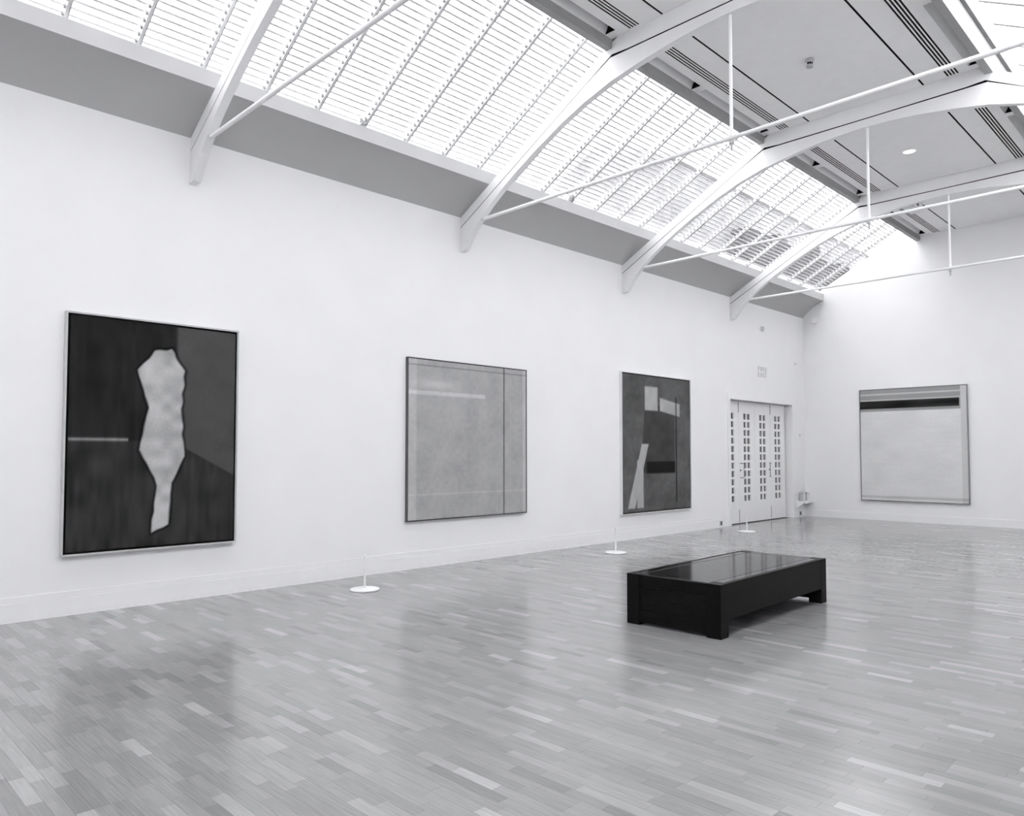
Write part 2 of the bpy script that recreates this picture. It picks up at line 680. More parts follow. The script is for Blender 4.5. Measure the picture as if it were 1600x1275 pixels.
for i, (y0, y1) in enumerate(BAYS):
    ya, yb = y0 + (0.05 if i > 0 else 0), y1 - (0.05 if i < 5 else 0)
    obj('ceiling_panel', MB().box(ONE1, mir(ONE1), ya, yb, Z_CEIL, Z_CEIL + 0.1), M['ceiling'], ceil)
    for side in (1, -1):
        sname = 'left' if side > 0 else 'right'
        obj('ceiling_panel', side_box(side, SLT[0][1], ONE0, ya, yb, Z_CEIL, Z_CEIL + 0.1, MB()), M['ceiling'], ceil)
        obj('ceiling_panel', side_box(side, TR1, SLT[0][0], ya, yb, Z_CEIL, Z_CEIL + 0.1, MB()), M['ceiling'], ceil)
        obj('slot_backing', side_box(side, ONE0, ONE1, ya, yb, Z_CEIL + 0.004, Z_CEIL + 0.1, MB()), M['black'], ceil)
        obj('edge_beam', side_box(side, EDGE - 0.06, TR0, y0, y1, 6.23, Z_CEIL + 0.18, MB()), M['beam'], ceil)
        # lamp troughs: two in a bay
        L = yb - ya
        segs = [(ya + 0.02 * L, ya + 0.44 * L), (ya + 0.475 * L, ya + 0.965 * L)]
        fill = MB()
        prev = ya
        for s0, s1 in segs:
            side_box(side, TR0, TR1, prev, s0, Z_CEIL, Z_CEIL + 0.1, fill)
            prev = s1
        side_box(side, TR0, TR1, prev, yb, Z_CEIL, Z_CEIL + 0.1, fill)
        obj('ceiling_panel', fill, M['ceiling'], ceil)
        if side < 0 and i < 2:
            obj('ceiling_panel', side_box(side, TR0, TR1, ya, yb, Z_CEIL + 0.1, Z_CEIL + 0.12, MB()), M['ceiling'], ceil)
        else:
            for q, (s0, s1) in enumerate(segs):
                xm = (TR0 + TR1) / 2
                zt = Z_CEIL + 0.115
                x_ = xm if side > 0 else mir(xm)
                lt = thing('trough_light', (x_, (s0 + s1) / 2, Z_CEIL + 0.05),
                           'recessed white trough light in %s ceiling edge %s, %s one' % (sname, bayname[i], 'nearer' if q == 0 else 'farther'), 'light', 'trough lights along the ceiling edges')
                rf = MB()
                side_prism(side, [(TR0, Z_CEIL), (xm - 0.012, zt), (xm + 0.012, zt), (TR1, Z_CEIL), (TR1, Z_CEIL + 0.006), (xm + 0.016, zt + 0.008), (xm - 0.016, zt + 0.008), (TR0, Z_CEIL + 0.006)], s0, s1, rf)
                obj('reflector', rf, M['reflector'], lt)
                for ye_ in (s0 + 0.003, s1 - 0.003):
                    ep = MB()
                    side_prism(side, [(TR0 + 0.004, Z_CEIL + 0.004), (xm - 0.01, zt - 0.002), (xm + 0.01, zt - 0.002), (TR1 - 0.004, Z_CEIL + 0.004)], ye_ - 0.003, ye_ + 0.003, ep)
                    obj('end_plate', ep, M['black'], lt)
                obj('lamp_tube', MB().tube((x_, s0 + 0.02, zt - 0.022), (x_, s1 - 0.02, zt - 0.022), 0.008, seg=8), M['white'], lt)
        # four-slot air diffuser
        x0, x1 = SLT[0]
        xm = (x0 + x1) / 2
        if side > 0:
            dlab = 'black four-slot air diffuser in left ceiling strip ' + bayname[i]
        else:
            dlab = 'black four-slot air diffuser in right ceiling strip ' + bayname[i]
        df_ = thing('air_diffuser', ((xm if side > 0 else mir(xm)), (ya + yb) / 2, Z_CEIL), dlab, 'air vent', 'four-slot air diffusers')
        sw = 0.021
        gap = (x1 - x0 - 4 * sw) / 5
        for q in range(5):
            xa = x0 + q * (gap + sw)
            obj('diffuser_blade', side_box(side, xa, xa + gap, ya + 0.03, yb - 0.03, Z_CEIL, Z_CEIL + 0.004, MB()), M['ceiling'], df_)
        obj('plenum', side_box(side, x0, x1, ya, yb, Z_CEIL + 0.004, Z_CEIL + 0.1, MB()), M['black'], df_)
        for (ea, eb) in ((ya, ya + 0.03), (yb - 0.03, yb)):
            obj('end_cap', side_box(side, x0, x1, ea, eb, Z_CEIL, Z_CEIL + 0.004, MB()), M['ceiling'], df_)

# ------------------------------------------------------------------ arched ribs
under = [(XL + 0.10, 4.36), (-7.60, 4.60), (-7.43, 4.755), (-7.28, 4.875), (-7.05, 5.03), (-6.79, 5.185), (-6.45, 5.365), (-6.0, 5.58),
         (-5.63, 5.725), (-5.24, 5.84), (-4.85, 5.915), (-4.43, 5.975), (-4.07, 6.005), (XC, 6.015)]
groove = []
for x, z in under:
    gz = 4.69 + (x - XL) * (6.165 - 4.69) / (-5.21 - XL)
    groove.append((x, min(gz, 6.135)))
# upper chord follows the roof: slope then flat
ch_low = [(XL, 4.69), (-5.215, 6.155), (-5.0, 6.14), (XC, 6.135)]
ch_top = [(XL, 4.835), (-5.255, 6.285), (-5.0, Z_CEIL + 0.05), (XC, Z_CEIL + 0.05)]


def both(pl):
    return pl + [(mir(x), z) for x, z in reversed(pl[:-1])]


riblab = ['white arched roof rib beside the photographer', 'white arched roof rib nearest the dark framed painting', 'second white arched roof rib from the left, above the grey painting',
          'third white arched roof rib, above the painting with dark figure shape', 'white arched roof rib farthest away, just before the double doors']
riblab[3] = 'third white arched roof rib, just left of the third painting'
for i, yc in enumerate(RIB):
    rb = thing('roof_rib', (XL, yc, 4.36), riblab[i], 'roof rib', 'white arched roof ribs')
    T = 0.036
    # small gap between chord and haunch plate reads as the groove line
    obj('chord', MB().strip([(x, z + 0.007) for x, z in both(ch_low)], both(ch_top), yc - T, yc + T), M['steel'], rb)
    fl_t = 0.022
    lo = [(x, z + fl_t) for x, z in under]
    hi = [(x, z - 0.007) for x, z in groove]
    hp = MB()
    hp.prism([(XL, 4.37), (under[0][0], 4.36 + fl_t), (hi[0][0], hi[0][1]), (XL, 4.686)], yc - T, yc + T)
    hp.strip(both(lo), both(hi), yc - T, yc + T)
    e0, e1 = mir(XL), mir(under[0][0])
    hp.prism([(e0, 4.37), (e1, 4.36 + fl_t), (e1, hi[0][1]), (e0, 4.686)], yc - T, yc + T)
    obj('haunch_plate', hp, M['steel'], rb)
    obj('core_web', MB().strip([(x, z - 0.02) for x, z in both(ch_low)], [(x, z + 0.03) for x, z in both(ch_low)], yc - T + 0.003, yc + T - 0.003), M['black'], rb)
    fg = MB()
    fg.strip(both(under), both([(x, z + fl_t) for x, z in under]), yc - T - 0.006, yc + T + 0.006)
    fg.prism([(XL, 4.345), (under[0][0], 4.36), (under[0][0], 4.36 + fl_t), (XL, 4.37)], yc - T - 0.006, yc + T + 0.006)
    fg.prism([(e0, 4.345), (e1, 4.36), (e1, 4.36 + fl_t), (e0, 4.37)], yc - T - 0.006, yc + T + 0.006)
    obj('flange', fg, M['steel'], rb)

# ------------------------------------------------------------------ tie rods with hangers
tielab = ['white tie rod with hanger beside the photographer', 'white tie rod rising from the rib nearest the dark framed painting',
          'white tie rod with hanger crossing from the second rib, largest in view', 'white tie rod with hanger crossing from the third rib', 'white tie rod with thin hanger crossing before the end wall']
ZT = 4.728
for i, yc in enumerate(RIB):
    t = thing('tie_rod', (XC, yc, ZT), tielab[i], 'tie rod', 'white tie rods under the roof ribs')
    xa = -7.44
    obj('rod', MB().tube((xa, yc, ZT), (mir(xa), yc, ZT), 0.022, seg=16), M['steel'], t, smooth=True)
    obj('hanger', MB().tube((XC + 0.03, yc, ZT), (XC + 0.03, yc, 6.03), 0.017, seg=14), M['steel'], t, smooth=True)
    xh = XC + 0.03
    obj('coupling', MB().tube((xh - 0.075, yc, ZT), (xh + 0.075, yc, ZT), 0.027, seg=16).tube((xh, yc, ZT), (xh, yc, ZT + 0.075), 0.027, 0.018, seg=16), M['steel'], t, smooth=True)
    obj('nut', MB().tube((xh, yc, ZT - 0.022), (xh, yc, ZT - 0.04), 0.018, seg=6).tube((xh, yc, ZT - 0.04), (xh, yc, ZT - 0.062), 0.027, seg=6), M['device'], t)
    obj('bolt_end', MB().tube((xh, yc, ZT - 0.062), (xh, yc, ZT - 0.12), 0.013, seg=10).tube((xh, yc, ZT - 0.12), (xh, yc, ZT - 0.14), 0.013, 0.003, seg=10), M['device'], t)

# ------------------------------------------------------------------ double doors
DX = XL - 0.15
door = bpy.data.objects.new('door_1', None)
C.objects.link(door)
door.location = (DX, (DY0 + DY1) / 2, 0)
struct(door, 'white four-leaf doors with rows of small dark panes')
ca = MB()
ca.box(XL, XL + 0.02, DY0 - 0.10, DY0, 0, DZ + 0.125)
ca.box(XL, XL + 0.02, DY1, DY1 + 0.115, 0, DZ + 0.125)
ca.box(XL, XL + 0.02, DY0, DY1, DZ, DZ + 0.125)
struct(obj('trim_4', ca, M['trim']), 'white casing round the doors')
LB = [DY0 + 0.004, 15.05, 15.79, 16.53, DY1 - 0.055]
PZ0, PPITCH, PH = 0.475, 0.179, 0.128
PW, CP = 0.115, 0.168
pane_me = None
obj('backing_board', MB().box(DX - 0.14, DX - 0.10, DY0 - 0.05, DY1 + 0.05, 0, DZ + 0.05), M['black'], door)
for q in range(4):
    a, b_ = LB[q] + 0.002, LB[q + 1] - 0.002
    cy_ = (LB[q] + LB[q + 1]) / 2 if q not in (0, 3) else (14.70 if q == 0 else 16.90)
    cols = [(cy_ - CP / 2 - PW / 2, cy_ - CP / 2 + PW / 2), (cy_ + CP / 2 - PW / 2, cy_ + CP / 2 + PW / 2)]
    zt = DZ - 0.012
    lf = MB()
    x0, x1 = DX - 0.05, DX
    lf.box(x0, x1, a, cols[0][0], 0.012, zt)
    lf.box(x0, x1, cols[0][1], cols[1][0], 0.012, zt)
    lf.box(x0, x1, cols[1][1], b_, 0.012, zt)
    for c0, c1 in cols:
        lf.box(x0, x1, c0, c1, 0.012, PZ0)
        for r in range(11):
            z1 = PZ0 + r * PPITCH + PH
            lf.box(x0, x1, c0, c1, z1, PZ0 + (r + 1) * PPITCH if r < 10 else zt)
    leaf = obj('door_leaf', lf, M['trim'], door)
    if pane_me is None:
        pane_me = MB().box(-0.003, 0.003, 0, PW, 0, PH).mesh('pane')
        pane_me.materials.append(M['pane_dark'])
    for c0, c1 in cols:
        for r in range(11):
            mesh_obj('pane', pane_me, leaf, (DX - 0.03, c0, PZ0 + r * PPITCH))
    if q in (1, 2):
        s = 1 if q == 1 else -1
        yb_ = a + 0.05 if q == 1 else b_ - 0.05
        h0, h1 = yb_, yb_ + s * 0.075
        pts = [(DX + 0.002, h0, 1.30), (DX + 0.05, h0 + s * 0.01, 1.30), (DX + 0.055, h1, 1.30), (DX + 0.055, h1, 0.99), (DX + 0.05, h0 + s * 0.01, 0.99), (DX + 0.002, h0, 0.99)]
        obj('handle', MB().path(pts, 0.008), M['chrome'], leaf)
        obj('lock_escutcheon', MB().tube((DX, h0 + s * 0.005, 1.15), (DX + 0.012, h0 + s * 0.005, 1.15), 0.018, seg=14), M['device_dark'], leaf)
    if q in (0, 3):
        yq = b_ - 0.004 if q == 0 else a + 0.004
        obj('flush_bolt', MB().box(DX, DX + 0.006, yq - 0.007, yq + 0.007, 0.03, 0.30), M['chrome'], leaf)
        obj('flush_bolt', MB().box(DX, DX + 0.006, yq - 0.007, yq + 0.007, 2.42, 2.64), M['chrome'], leaf)

# ------------------------------------------------------------------ paintings (plain generic stand-ins)


def noise2(nx, ny, cx, cy, seed):
    """smooth value noise on an ny x nx grid with cx by cy cells"""
    g = np.random.default_rng(seed).random((cy + 2, cx + 2))
    X = np.linspace(0, cx, nx)
    Y = np.linspace(0, cy, ny)
    xi, yi = np.minimum(X.astype(int), cx - 1 + 1), np.minimum(Y.astype(int), cy)
    fx, fy = X - xi, Y - yi
    fx, fy = fx * fx * (3 - 2 * fx), fy * fy * (3 - 2 * fy)
    a = g[np.ix_(yi, xi)]
    b = g[np.ix_(yi, np.minimum(xi + 1, cx + 1))]
    c = g[np.ix_(np.minimum(yi + 1, cy + 1), xi)]
    d = g[np.ix_(np.minimum(yi + 1, cy + 1), np.minimum(xi + 1, cx + 1))]
    return (a * (1 - fx) + b * fx) * (1 - fy[:, None]) + (c * (1 - fx) + d * fx) * fy[:, None]


def sm(x, a, b):
    t = np.clip((x - a) / (b - a), 0, 1)
    return t * t * (3 - 2 * t)


def poly_dist(U, V, poly, asp):
    """signed distance, positive inside"""
    ins = np.zeros(U.shape, bool)
    best = np.full(U.shape, 9.0)
    for a in range(len(poly)):
        (x0, y0), (x1, y1) = poly[a], poly[(a + 1) % len(poly)]
        cr_ = ((y0 > V) != (y1 > V)) & (U < (x1 - x0) * (V - y0) / (y1 - y0 + 1e-9) + x0)
        ins ^= cr_
        ex, ey = x1 - x0, (y1 - y0) * asp
        px, py = U - x0, (V - y0) * asp
        t = np.clip((px * ex + py * ey) / (ex * ex + ey * ey), 0, 1)
        best = np.minimum(best, np.hypot(px - t * ex, py - t * ey))
    return np.where(ins, best, -best)


def art_dark(U, V, nx, ny):
    """dark ground in three fields with one pale upright form"""
    st = noise2(nx, ny, 40, 8, 1) * 0.6 + noise2(nx, ny, 14, 14, 2) * 0.6
    left = 0.008 + 0.014 * st
    right = 0.066 + 0.015 * noise2(nx, ny, 12, 20, 3)
    low = 0.012 + 0.034 * st
    W = sm(U, 0.60, 0.63)
    T = left * (1 - W) + right * W
    hz = 0.47 - 0.16 * np.clip((U - 0.6) / 0.4, 0, 1)
    Lm = 1 - sm(V, hz - 0.006, hz + 0.006)
    T = T * (1 - Lm) + low * Lm
    ln = np.exp(-((V - 0.475) / 0.006) ** 2) * (U < 0.33)
    T = T + 0.28 * ln * (0.5 + st * 0.5)
    poly = [(0.37, 0.79), (0.47, 0.885), (0.58, 0.90), (0.67, 0.80), (0.65, 0.62), (0.68, 0.40), (0.60, 0.28), (0.585, 0.09), (0.47, 0.05), (0.50, 0.27), (0.395, 0.43), (0.44, 0.62)]
    d = poly_dist(U + 0.012 * (noise2(nx, ny, 9, 12, 7) - 0.5), V, poly, 1.37) + 0.012 * (noise2(nx, ny, 20, 26, 5) - 0.5)
    form = sm(d, 0.0, 0.014)
    pale = 0.42 + 0.22 * (noise2(nx, ny, 16, 24, 6) - 0.35)
    rim = np.exp(-((d + 0.004) / 0.008) ** 2) 
    T = T * (1 - 0.7 * rim)
    return T * (1 - form) + pale * form


def art_grey(U, V, nx, ny):
    """pale grey field with a lighter band and one dark upright line"""
    T = 0.40 + 0.06 * (noise2(nx, ny, 10, 10, 21) - 0.5) + 0.05 * (noise2(nx, ny, 40, 40, 22) - 0.5)
    band = sm(V, 0.775, 0.785) * (1 - sm(V, 0.80, 0.81)) * (U < 0.62)
    T = T + 0.16 * band
    soft = np.exp(-((U - 0.2) / 0.15) ** 2 - ((V - 0.85) / 0.03) ** 2)
    T = T + 0.15 * soft
    T = T + 0.09 * (1 - sm(U, 0.05, 0.07)) + 0.10 * sm(U, 0.965, 0.972)
    T = T + 0.07 * np.exp(-((V - 0.155) / 0.006) ** 2)
    T = T * (1 - 0.85 * np.exp(-((U - 0.79) / 0.0055) ** 2))
    T = T * (1 - 0.45 * np.exp(-((V - 0.965) / 0.004) ** 2))
    return T


def art_mid(U, V, nx, ny):
    """mid grey ground, dark block and pale slanting bands"""
    T = 0.105 + 0.05 * (noise2(nx, ny, 8, 12, 31) - 0.4) + 0.03 * (noise2(nx, ny, 30, 40, 32) - 0.5)
    d = np.minimum(np.minimum(U - (0.20 + 0.12 * V), 0.76 - U), np.minimum(V - 0.27, 0.80 - V))
    blk = sm(d, 0, 0.02)
    T = T * (1 - blk) + (0.045 + 0.02 * noise2(nx, ny, 14, 18, 33)) * blk
    d2 = np.minimum(np.minimum(U - 0.32, 0.76 - U), np.minimum(V - 0.27, 0.37 - V))
    T = T * (1 - sm(d2, 0, 0.01)) + 0.010 * sm(d2, 0, 0.01)
    pale = 0.42 + 0.12 * (noise2(nx, ny, 18, 18, 34) - 0.5)
    s1 = np.minimum(0.055 - np.abs(U - (0.10 + 0.42 * V)), np.minimum(V - 0.02, 0.50 - V))
    s2 = np.minimum(0.05 - np.abs(U - 0.235), np.minimum(V - 0.02, 0.38 - V))
    s3 = np.minimum(0.055 - np.abs(V - (0.80 + 0.12 * (0.5 - U))), np.minimum(U - 0.52, 0.84 - U))
    s4 = np.minimum(0.10 - np.abs(U - 0.40), np.minimum(V - 0.74, 0.93 - V))
    for s in (s1, s2, s3, s4):
        a_ = sm(s, 0, 0.012)
        T = T * (1 - a_) + pale * a_
    T = T * (1 - 0.9 * np.exp(-((U - 0.775) / 0.011) ** 2) * (V < 0.86) * (V > 0.05))
    return T


def art_light(U, V, nx, ny):
    """pale field below stacked horizontal bands, one of them nearly black"""
    T = 0.72 + 0.06 * (noise2(nx, ny, 6, 10, 41) - 0.5) + 0.03 * (noise2(nx, ny, 12, 60, 42) - 0.5)
    g = sm(V, 0.80, 0.806)
    T = T * (1 - g) + 0.33 * g
    T = T + 0.30 * np.exp(-((V - 0.958) / 0.006) ** 2) * (U < 0.95)
    T = T + 0.25 * np.exp(-((V - 0.905) / 0.006) ** 2)
    dk = sm(V, 0.825, 0.829) * (1 - sm(V, 0.897, 0.901)) * (U < 0.935)
    T = T * (1 - dk) + (0.008 + 0.03 * noise2(nx, ny, 5, 30, 43)) * dk
    mg = sm(U, 0.945, 0.95)
    T = T * (1 - mg) + 0.60 * mg
    T = T * (1 - 0.30 * np.exp(-((V - 0.03) / 0.012) ** 2))
    return T


def painting(name, origin, udir, ndir, W, H, depth, fmat, gapmat, fw, gw, art, label, nx):
    """origin: lower-left front corner as seen; udir to the right; ndir off the wall"""
    o3, u, nrm = Vector(origin), Vector(udir), Vector(ndir)
    z = Vector((0, 0, 1))
    t = thing(name, o3 + u * W / 2 - nrm * depth / 2, label, 'painting', None)

    def blk(mb, u0, u1, v0, v1, d0, d1):
        P = [o3 + u * a + z * b + nrm * c for a in (u0, u1) for b in (v0, v1) for c in (d0, d1)]
        i = len(mb.v)
        mb.v += [tuple(p) for p in P]
        for q in ((0, 1, 3, 2), (4, 6, 7, 5), (0, 4, 5, 1), (2, 3, 7, 6), (0, 2, 6, 4), (1, 5, 7, 3)):
            mb.f.append(tuple(i + k for k in q))

    for rect in ((0, W, 0, fw), (0, W, H - fw, H), (0, fw, fw, H - fw), (W - fw, W, fw, H - fw)):
        mb = MB()
        blk(mb, *rect, -depth, 0.0)
        obj('frame_rail', mb, fmat, t)
    mb = MB()
    blk(mb, fw, W - fw, fw, H - fw, -depth + 0.004, -0.022)
    obj('backing', mb, gapmat, t)
    i0 = fw + gw
    cw, ch = W - 2 * i0, H - 2 * i0
    ny = int(nx * ch / cw)
    Ug, Vg = np.meshgrid(np.linspace(0, 1, nx), np.linspace(0, 1, ny))
    T = np.clip(art(Ug, Vg, nx, ny), 0.004, 0.9)
    base = o3 + u * i0 + z * i0 - nrm * 0.006
    V3 = (np.array(base)[None, None, :] + Ug[..., None] * cw * np.array(u) + Vg[..., None] * ch * np.array(z)).reshape(-1, 3)
    tw = np.array(wpos(t))
    idx = np.arange(nx * ny).reshape(ny, nx)
    Fq = np.stack([idx[:-1, :-1], idx[:-1, 1:], idx[1:, 1:], idx[1:, :-1]], -1).reshape(-1, 4)
    # edge of the stretcher
    ring = [idx[0, 0], idx[0, -1], idx[-1, -1], idx[-1, 0]]
    verts = [tuple(p) for p in (V3 - tw)]
    nb_ = len(verts)
    for r_ in ring:
        verts.append(tuple(V3[r_] - tw - 0.018 * np.array(nrm)))
    faces = [tuple(int(k) for k in q) for q in Fq]
    for a in range(4):
        c = (a + 1) % 4
        faces.append((int(ring[a]), nb_ + a, nb_ + c, int(ring[c])))
    me = bpy.data.meshes.new('canvas')
    me.from_pydata(verts, [], faces)
    me.materials.append(M['canvas'])
    at_ = me.attributes.new('tone', 'FLOAT', 'POINT')
    vals = np.concatenate([T.reshape(-1), T.reshape(-1)[ring]])
    at_.data.foreach_set('value', vals.astype(np.float32))
    co = bpy.data.objects.new('canvas', me)
    C.objects.link(co)
    co.parent = t
    return t


LF = XL + 0.05
painting('painting', (XL + 0.065, 1.962, 0.553), (0, 1, 0), (1, 0, 0), 1.672, 2.290, 0.065, M['frame_pale'], M['black'], 0.016, 0.022, art_dark,
         'large dark painting with a pale upright form in a pale wood frame', 200)
painting('painting', (XL + 0.05, 5.938, 0.620), (0, 1, 0), (1, 0, 0), 2.240, 2.158, 0.05, M['frame_dark'], M['black'], 0.010, 0.006, art_grey,
         'pale grey abstract painting with thin dark upright line, dark edge', 220)
painting('painting', (XL + 0.055, 10.560, 0.445), (0, 1, 0), (1, 0, 0), 2.235, 2.508, 0.055, M['frame_white'], M['black'], 0.014, 0.022, art_mid,
         'mid grey painting with dark centre and pale shapes in white frame, left of the doors', 140)
painting('painting', (-6.570, YE - 0.05, 0.440), (1, 0, 0), (0, -1, 0), 2.205, 2.545, 0.05, M['frame_grey'], M['black'], 0.012, 0.008, art_light,
         'pale square painting with a black band near its top, on the end wall', 180)

# ------------------------------------------------------------------ bench
BX0, BX1, BY0, BY1, BH = -4.065, -3.150, 5.515, 7.705, 0.44
bc = ((BX0 + BX1) / 2, (BY0 + BY1) / 2, 0)
bench = thing('bench', bc, 'low black lacquered bench standing on the wooden floor', 'bench')
PS = 0.13
for sx in (0, 1):
    for sy in (0, 1):
        xa = BX0 if sx == 0 else BX1 - PS
        ya = BY0 if sy == 0 else BY1 - PS
        obj('leg', MB().box(xa, xa + PS, ya, ya + PS, 0, BH), M['bench_side'], bench, bevel=0.003)
bd = (BH - 0.035) / 4
for end in (0, 1):
    ya = BY0 + 0.004 if end == 0 else BY1 - 0.034
    for q in range(4):
        z0 = 0.022 + q * (BH - 0.022) / 4
        obj('end_board', MB().box(BX0 + PS, BX1 - PS, ya, ya + 0.03, z0 + 0.002, z0 + (BH - 0.022) / 4 - 0.002), M['bench_side'], bench, bevel=0.003)
for sx in (0, 1):
    xa = BX0 + 0.002 if sx == 0 else BX1 - 0.032
    obj('side_apron', MB().box(xa, xa + 0.03, BY0 + PS, BY1 - PS, 0.145, BH), M['bench_side'], bench)
# top: border rails and cross boards
rl = 0.055
for r_ in ((BX0 + PS, BX1 - PS, BY0 + 0.041, BY0 + PS - 0.007), (BX0 + PS, BX1 - PS, BY1 - PS + 0.007, BY1 - 0.041)):
    obj('top_rail', MB().box(*r_, BH - 0.03, BH), M['bench'], bench, bevel=0.003)
for r_ in ((BX0 + 0.041, BX0 + PS - 0.007, BY0 + PS, BY1 - PS), (BX1 - PS + 0.007, BX1 - 0.041, BY0 + PS, BY1 - PS)):
    obj('top_rail', MB().box(*r_, BH - 0.03, BH), M['bench'], bench, bevel=0.003)
nbd = 20
bl = (BY1 - BY0 - 2 * PS) / nbd
tb = MB().box(BX0 + PS, BX1 - PS, 0.003, bl - 0.003, -0.025, 0).mesh('top_board', (bc[0], 0, 0))
tb.materials.append(M['bench'])
for q in range(nbd):
    mesh_obj('top_board', tb, bench, (bc[0], BY0 + PS + q * bl, BH - 0.001))
bench.rotation_euler = (0, 0, math.radians(1.2))

# ------------------------------------------------------------------ barrier stands
sl = ['low white barrier stand on round base between the dark and grey paintings', 'low white barrier stand on round base left of the third painting',
      'low white barrier stand on round base in front of the doors']
for (x, y), lb in zip([(-7.045, 4.756), (-6.983, 9.232), (-7.079, 13.526)], sl):
    st_ = thing('barrier_stand', (x, y, 0), lb, 'barrier stand', 'low white barrier stands')
    obj('base', MB().lathe([(0.155, 0.0), (0.163, 0.004), (0.163, 0.012), (0.156, 0.017), (0.02, 0.020), (0.001, 0.020)], (x, y, 0.0006)), M['white'], st_, smooth=True)
    obj('post', MB().tube((x, y, 0.018), (x, y, 0.37), 0.0115, seg=16), M['white'], st_, smooth=True)
    obj('cap', MB().lathe([(0.013, 0), (0.0135, 0.006), (0.010, 0.012), (0.001, 0.014)], (x, y, 0.368), 16), M['white'], st_, smooth=True)

# ------------------------------------------------------------------ small fittings
deps = None


def text_mesh(body, size):
    cu = bpy.data.curves.new('lettering', 'FONT')
    cu.body = body
    cu.size = size
    cu.extrude = 0.002
    cu.align_x = 'LEFT'
    to = bpy.data.objects.new('lettering_tmp', cu)
    C.objects.link(to)
    bpy.context.view_layer.update()
    me = bpy.data.meshes.new_from_object(to.evaluated_get(bpy.context.evaluated_depsgraph_get()))
    bpy.data.objects.remove(to)
    bpy.data.curves.remove(cu)
    return me


sg = thing('exit_sign', (XL, 15.89, 3.35), 'small grey FIRE EXIT lettering on the wall above the doors', 'sign')
obj('sign_plate', MB().box(XL, XL + 0.004, 15.655, 16.125, 3.225, 3.475), M['wall'], sg)
for body, z0 in (('FIRE', 3.362), ('EXIT', 3.238)):
    me = text_mesh(body, 0.14)
    xs = [v.co.x for v in me.vertices]
    wd = max(xs) - min(xs)
    hs = max(v.co.y for v in me.vertices)
    for v in me.vertices:
        x, y, z = v.co
        v.co = (z, (x - min(xs)) * 0.42 / wd, y * 0.098 / hs)
    me.materials.clear()
    me.materials.append(M['letter'])
    lo = mesh_obj('lettering', me, sg, (XL + 0.006, 15.68, z0))

sn_ = thing('wall_sensor', (XL, 15.89, 4.32), 'tiny grey sensor high on the wall above the exit lettering', 'sensor')
obj('body', MB().box(XL, XL + 0.05, 15.86, 15.93, 4.27, 4.38), M['paper'], sn_, bevel=0.01)
obj('lens', MB().tube((XL + 0.05, 15.895, 4.33), (XL + 0.058, 15.895, 4.33), 0.016, seg=12), M['device'], sn_)

dk = thing('round_bell', (-7.59, YE, 4.745), 'small pale round alarm bell high in the corner of the end wall', 'alarm bell')
obj('backplate', MB().tube((-7.59, YE, 4.745), (-7.59, YE - 0.02, 4.745), 0.06, seg=24), M['wall'], dk, smooth=True)
obj('dome', MB().tube((-7.59, YE - 0.02, 4.745), (-7.59, YE - 0.05, 4.745), 0.088, 0.07, seg=28), M['wall'], dk, smooth=True)

for (y, z, lb) in ((17.57, 3.67, 'tiny grey wall fixing to the right above the doors'), (17.75, 1.96, 'tiny grey switch on the wall right of the doors')):
    so = thing('wall_switch', (XL, y, z), lb, 'switch')
    obj('plate', MB().box(XL, XL + 0.012, y - 0.03, y + 0.03, z - 0.035, z + 0.035), M['trim'], so)
    obj('button', MB().box(XL + 0.012, XL + 0.02, y - 0.014, y + 0.014, z - 0.018, z + 0.018), M['device'], so)

for (y, lb) in ((13.97, 'small dark socket low on the wall left of the doors'), (17.71, 'small dark socket low on the wall under the leaflet shelf')):
    so = thing('wall_socket', (XL + 0.012, y, 0.08), lb, 'socket')
    obj('plate', MB().box(XL + 0.012, XL + 0.02, y - 0.05, y + 0.05, 0.035, 0.135), M['device'], so)
    obj('inset', MB().box(XL + 0.02, XL + 0.022, y - 0.03, y + 0.03, 0.05, 0.12), M['device_dark'], so)

# sloping leaflet shelf in the corner, with leaflets standing on it
sh = thing('leaflet_shelf', (XL, 17.78, 0.24), 'small white wedge-shaped leaflet shelf in the corner beside the doors', 'shelf')
obj('shelf_board', MB().box(XL, XL + 0.20, 17.55, 18.02, 0.36, 0.385), M['trim'], sh)
brk = MB()
for y in (17.55, 18.0):
    i_ = len(brk.v)
    brk.v += [(XL, y, 0.36), (XL + 0.20, y, 0.36), (XL, y, 0.22), (XL, y + 0.02, 0.36), (XL + 0.20, y + 0.02, 0.36), (XL, y + 0.02, 0.22)]
    for q in ((0, 1, 2), (3, 5, 4), (0, 3, 4, 1), (1, 4, 5, 2), (2, 5, 3, 0)):
        brk.f.append(tuple(i_ + k for k in q))
obj('bracket', brk, M['trim'], sh)
obj('front_lip', MB().box(XL + 0.20, XL + 0.21, 17.55, 18.02, 0.33, 0.385), M['trim'], sh)
pl = [('grey', M['device'], 17.57, 0.06, 0.20), ('white', M['paper'], 17.66, 0.09, 0.22), ('dark', M['device_dark'], 17.78, 0.05, 0.20), ('pale', M['paper'], 17.86, 0.12, 0.19)]
for nm, mt, y, wd, hh in pl:
    bk = thing('leaflet_stack', (XL + 0.1, y + wd / 2, 0.385), 'upright stack of %s leaflets on the small corner shelf' % nm, 'leaflets', 'leaflets on the corner shelf')
    obj('sheets', MB().box(XL + 0.07, XL + 0.13, y, y + wd, 0.385, 0.385 + hh), mt, bk)
    obj('top_sheet', MB().box(XL + 0.131, XL + 0.134, y + 0.005, y + wd - 0.005, 0.385, 0.385 + hh - 0.03), M['paper'], bk)

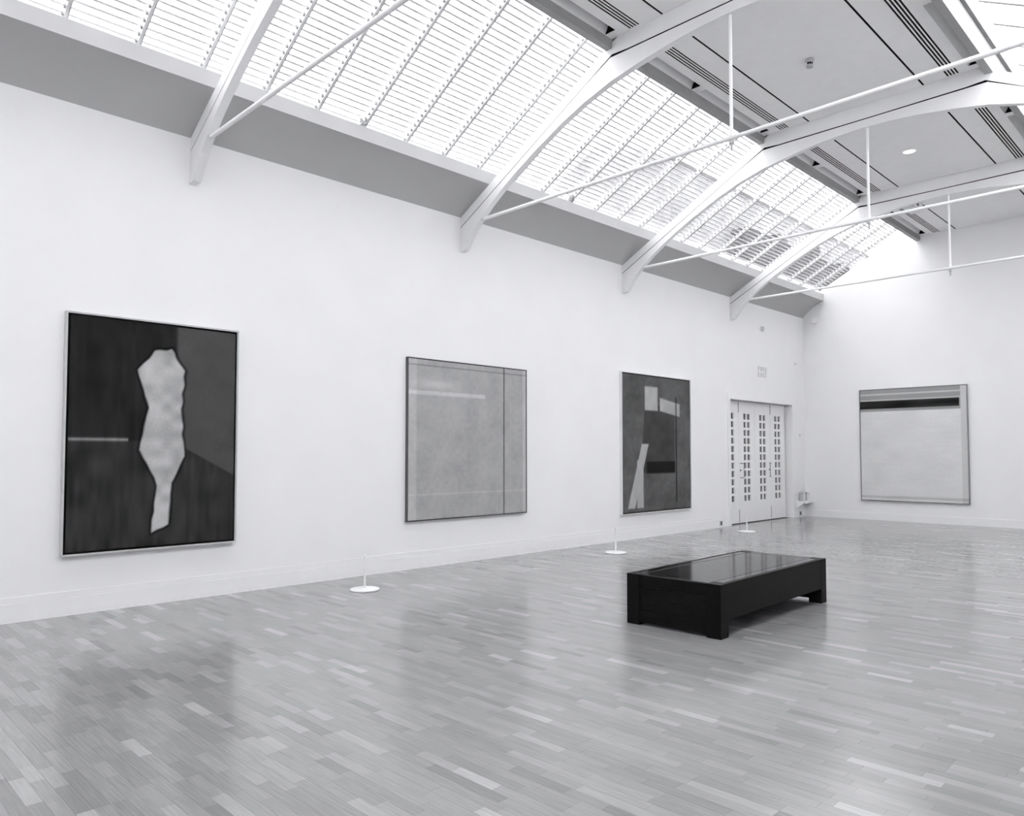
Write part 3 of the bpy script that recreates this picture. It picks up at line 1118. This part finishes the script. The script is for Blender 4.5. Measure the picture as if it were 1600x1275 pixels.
# smoke detector and round lamp on the ceiling
sd = thing('smoke_detector', (-3.78, 8.96, Z_CEIL), 'small round smoke detector with dark openings on the ceiling', 'smoke detector')
cx_, cy_ = -3.78, 8.96
obj('base', MB().lathe([(0.055, 0.0), (0.055, -0.02), (0.035, -0.03), (0.001, -0.03)], (cx_, cy_, Z_CEIL), 24), M['device'], sd, smooth=True)
obj('head', MB().lathe([(0.028, -0.03), (0.03, -0.07), (0.045, -0.075), (0.04, -0.10), (0.001, -0.105)], (cx_, cy_, Z_CEIL), 24), M['device'], sd, smooth=True)
for a in (-0.6, 0.2, 1.0):
    t = math.radians(-65) + a
    px, py = cx_ + 0.031 * math.cos(t), cy_ + 0.031 * math.sin(t)
    obj('opening', MB().box(px - 0.008, px + 0.008, py - 0.008, py + 0.008, Z_CEIL - 0.068, Z_CEIL - 0.045), M['black'], sd)

rlp = thing('ceiling_light', (-3.84, 12.83, Z_CEIL), 'flat round white lamp on the ceiling between third and fourth ribs', 'light')
obj('rim', MB().lathe([(0.10, 0.0), (0.10, -0.012), (0.088, -0.016), (0.086, -0.012), (0.001, -0.012)], (-3.84, 12.83, Z_CEIL), 32), M['white'], rlp, smooth=True)
obj('diffuser', MB().lathe([(0.086, -0.012), (0.08, -0.018), (0.001, -0.02)], (-3.84, 12.83, Z_CEIL), 32), M['lamp'], rlp, smooth=True)

# boxed unit under the ceiling of the last bay
pj = thing('ceiling_unit', (-4.52, 15.35, Z_CEIL), 'small pale boxed unit under the ceiling behind the farthest rib', 'projector')
obj('housing', MB().box(-4.66, -4.45, 15.1, 15.6, 6.13, 6.28), M['ceiling'], pj, bevel=0.008)
obj('bracket', MB().box(-4.58, -4.53, 15.3, 15.4, 6.28, Z_CEIL), M['device'], pj)
obj('lens', MB().tube((-4.50, 15.10, 6.2), (-4.50, 15.07, 6.2), 0.035, seg=16), M['device_dark'], pj)
obj('grille', MB().box(-4.45, -4.447, 15.2, 15.35, 6.18, 6.24), M['device_dark'], pj)

# pull cords bundled at the foot of the louvres
for (y, lb) in ((4.80, 'looped blind cord with dark bundle below louvres between first and second ribs'),
                (8.57, 'looped blind cord with dark bundle below louvres between second and third ribs')):
    x_, z_ = gp(0.03, 0.01)
    pc = thing('blind_cord', (x_, y, z_ - 0.03), lb, 'cord', 'blind cords on the sill')
    pts = []
    for s in range(25):
        t = math.pi * 2 * s / 24
        pts.append((x_ + 0.01 + 0.01 * math.cos(t), y + 0.035 * math.cos(t), z_ + 0.03 + 0.055 * math.sin(t)))
    obj('loop', MB().path(pts, 0.006, 6), M['bar'], pc)
    bu = MB()
    rr = random.Random(int(y * 100))
    for s in range(9):
        a = Vector((x_ + rr.uniform(0, 0.03), y + 0.07 + rr.uniform(0, 0.09), z_ + rr.uniform(-0.02, 0.02)))
        bu.tube(a, a + Vector((rr.uniform(-0.02, 0.04), rr.uniform(-0.04, 0.06), rr.uniform(0.04, 0.10))), 0.012, 0.008, 7)
    obj('bundle', bu, M['clip'], pc)
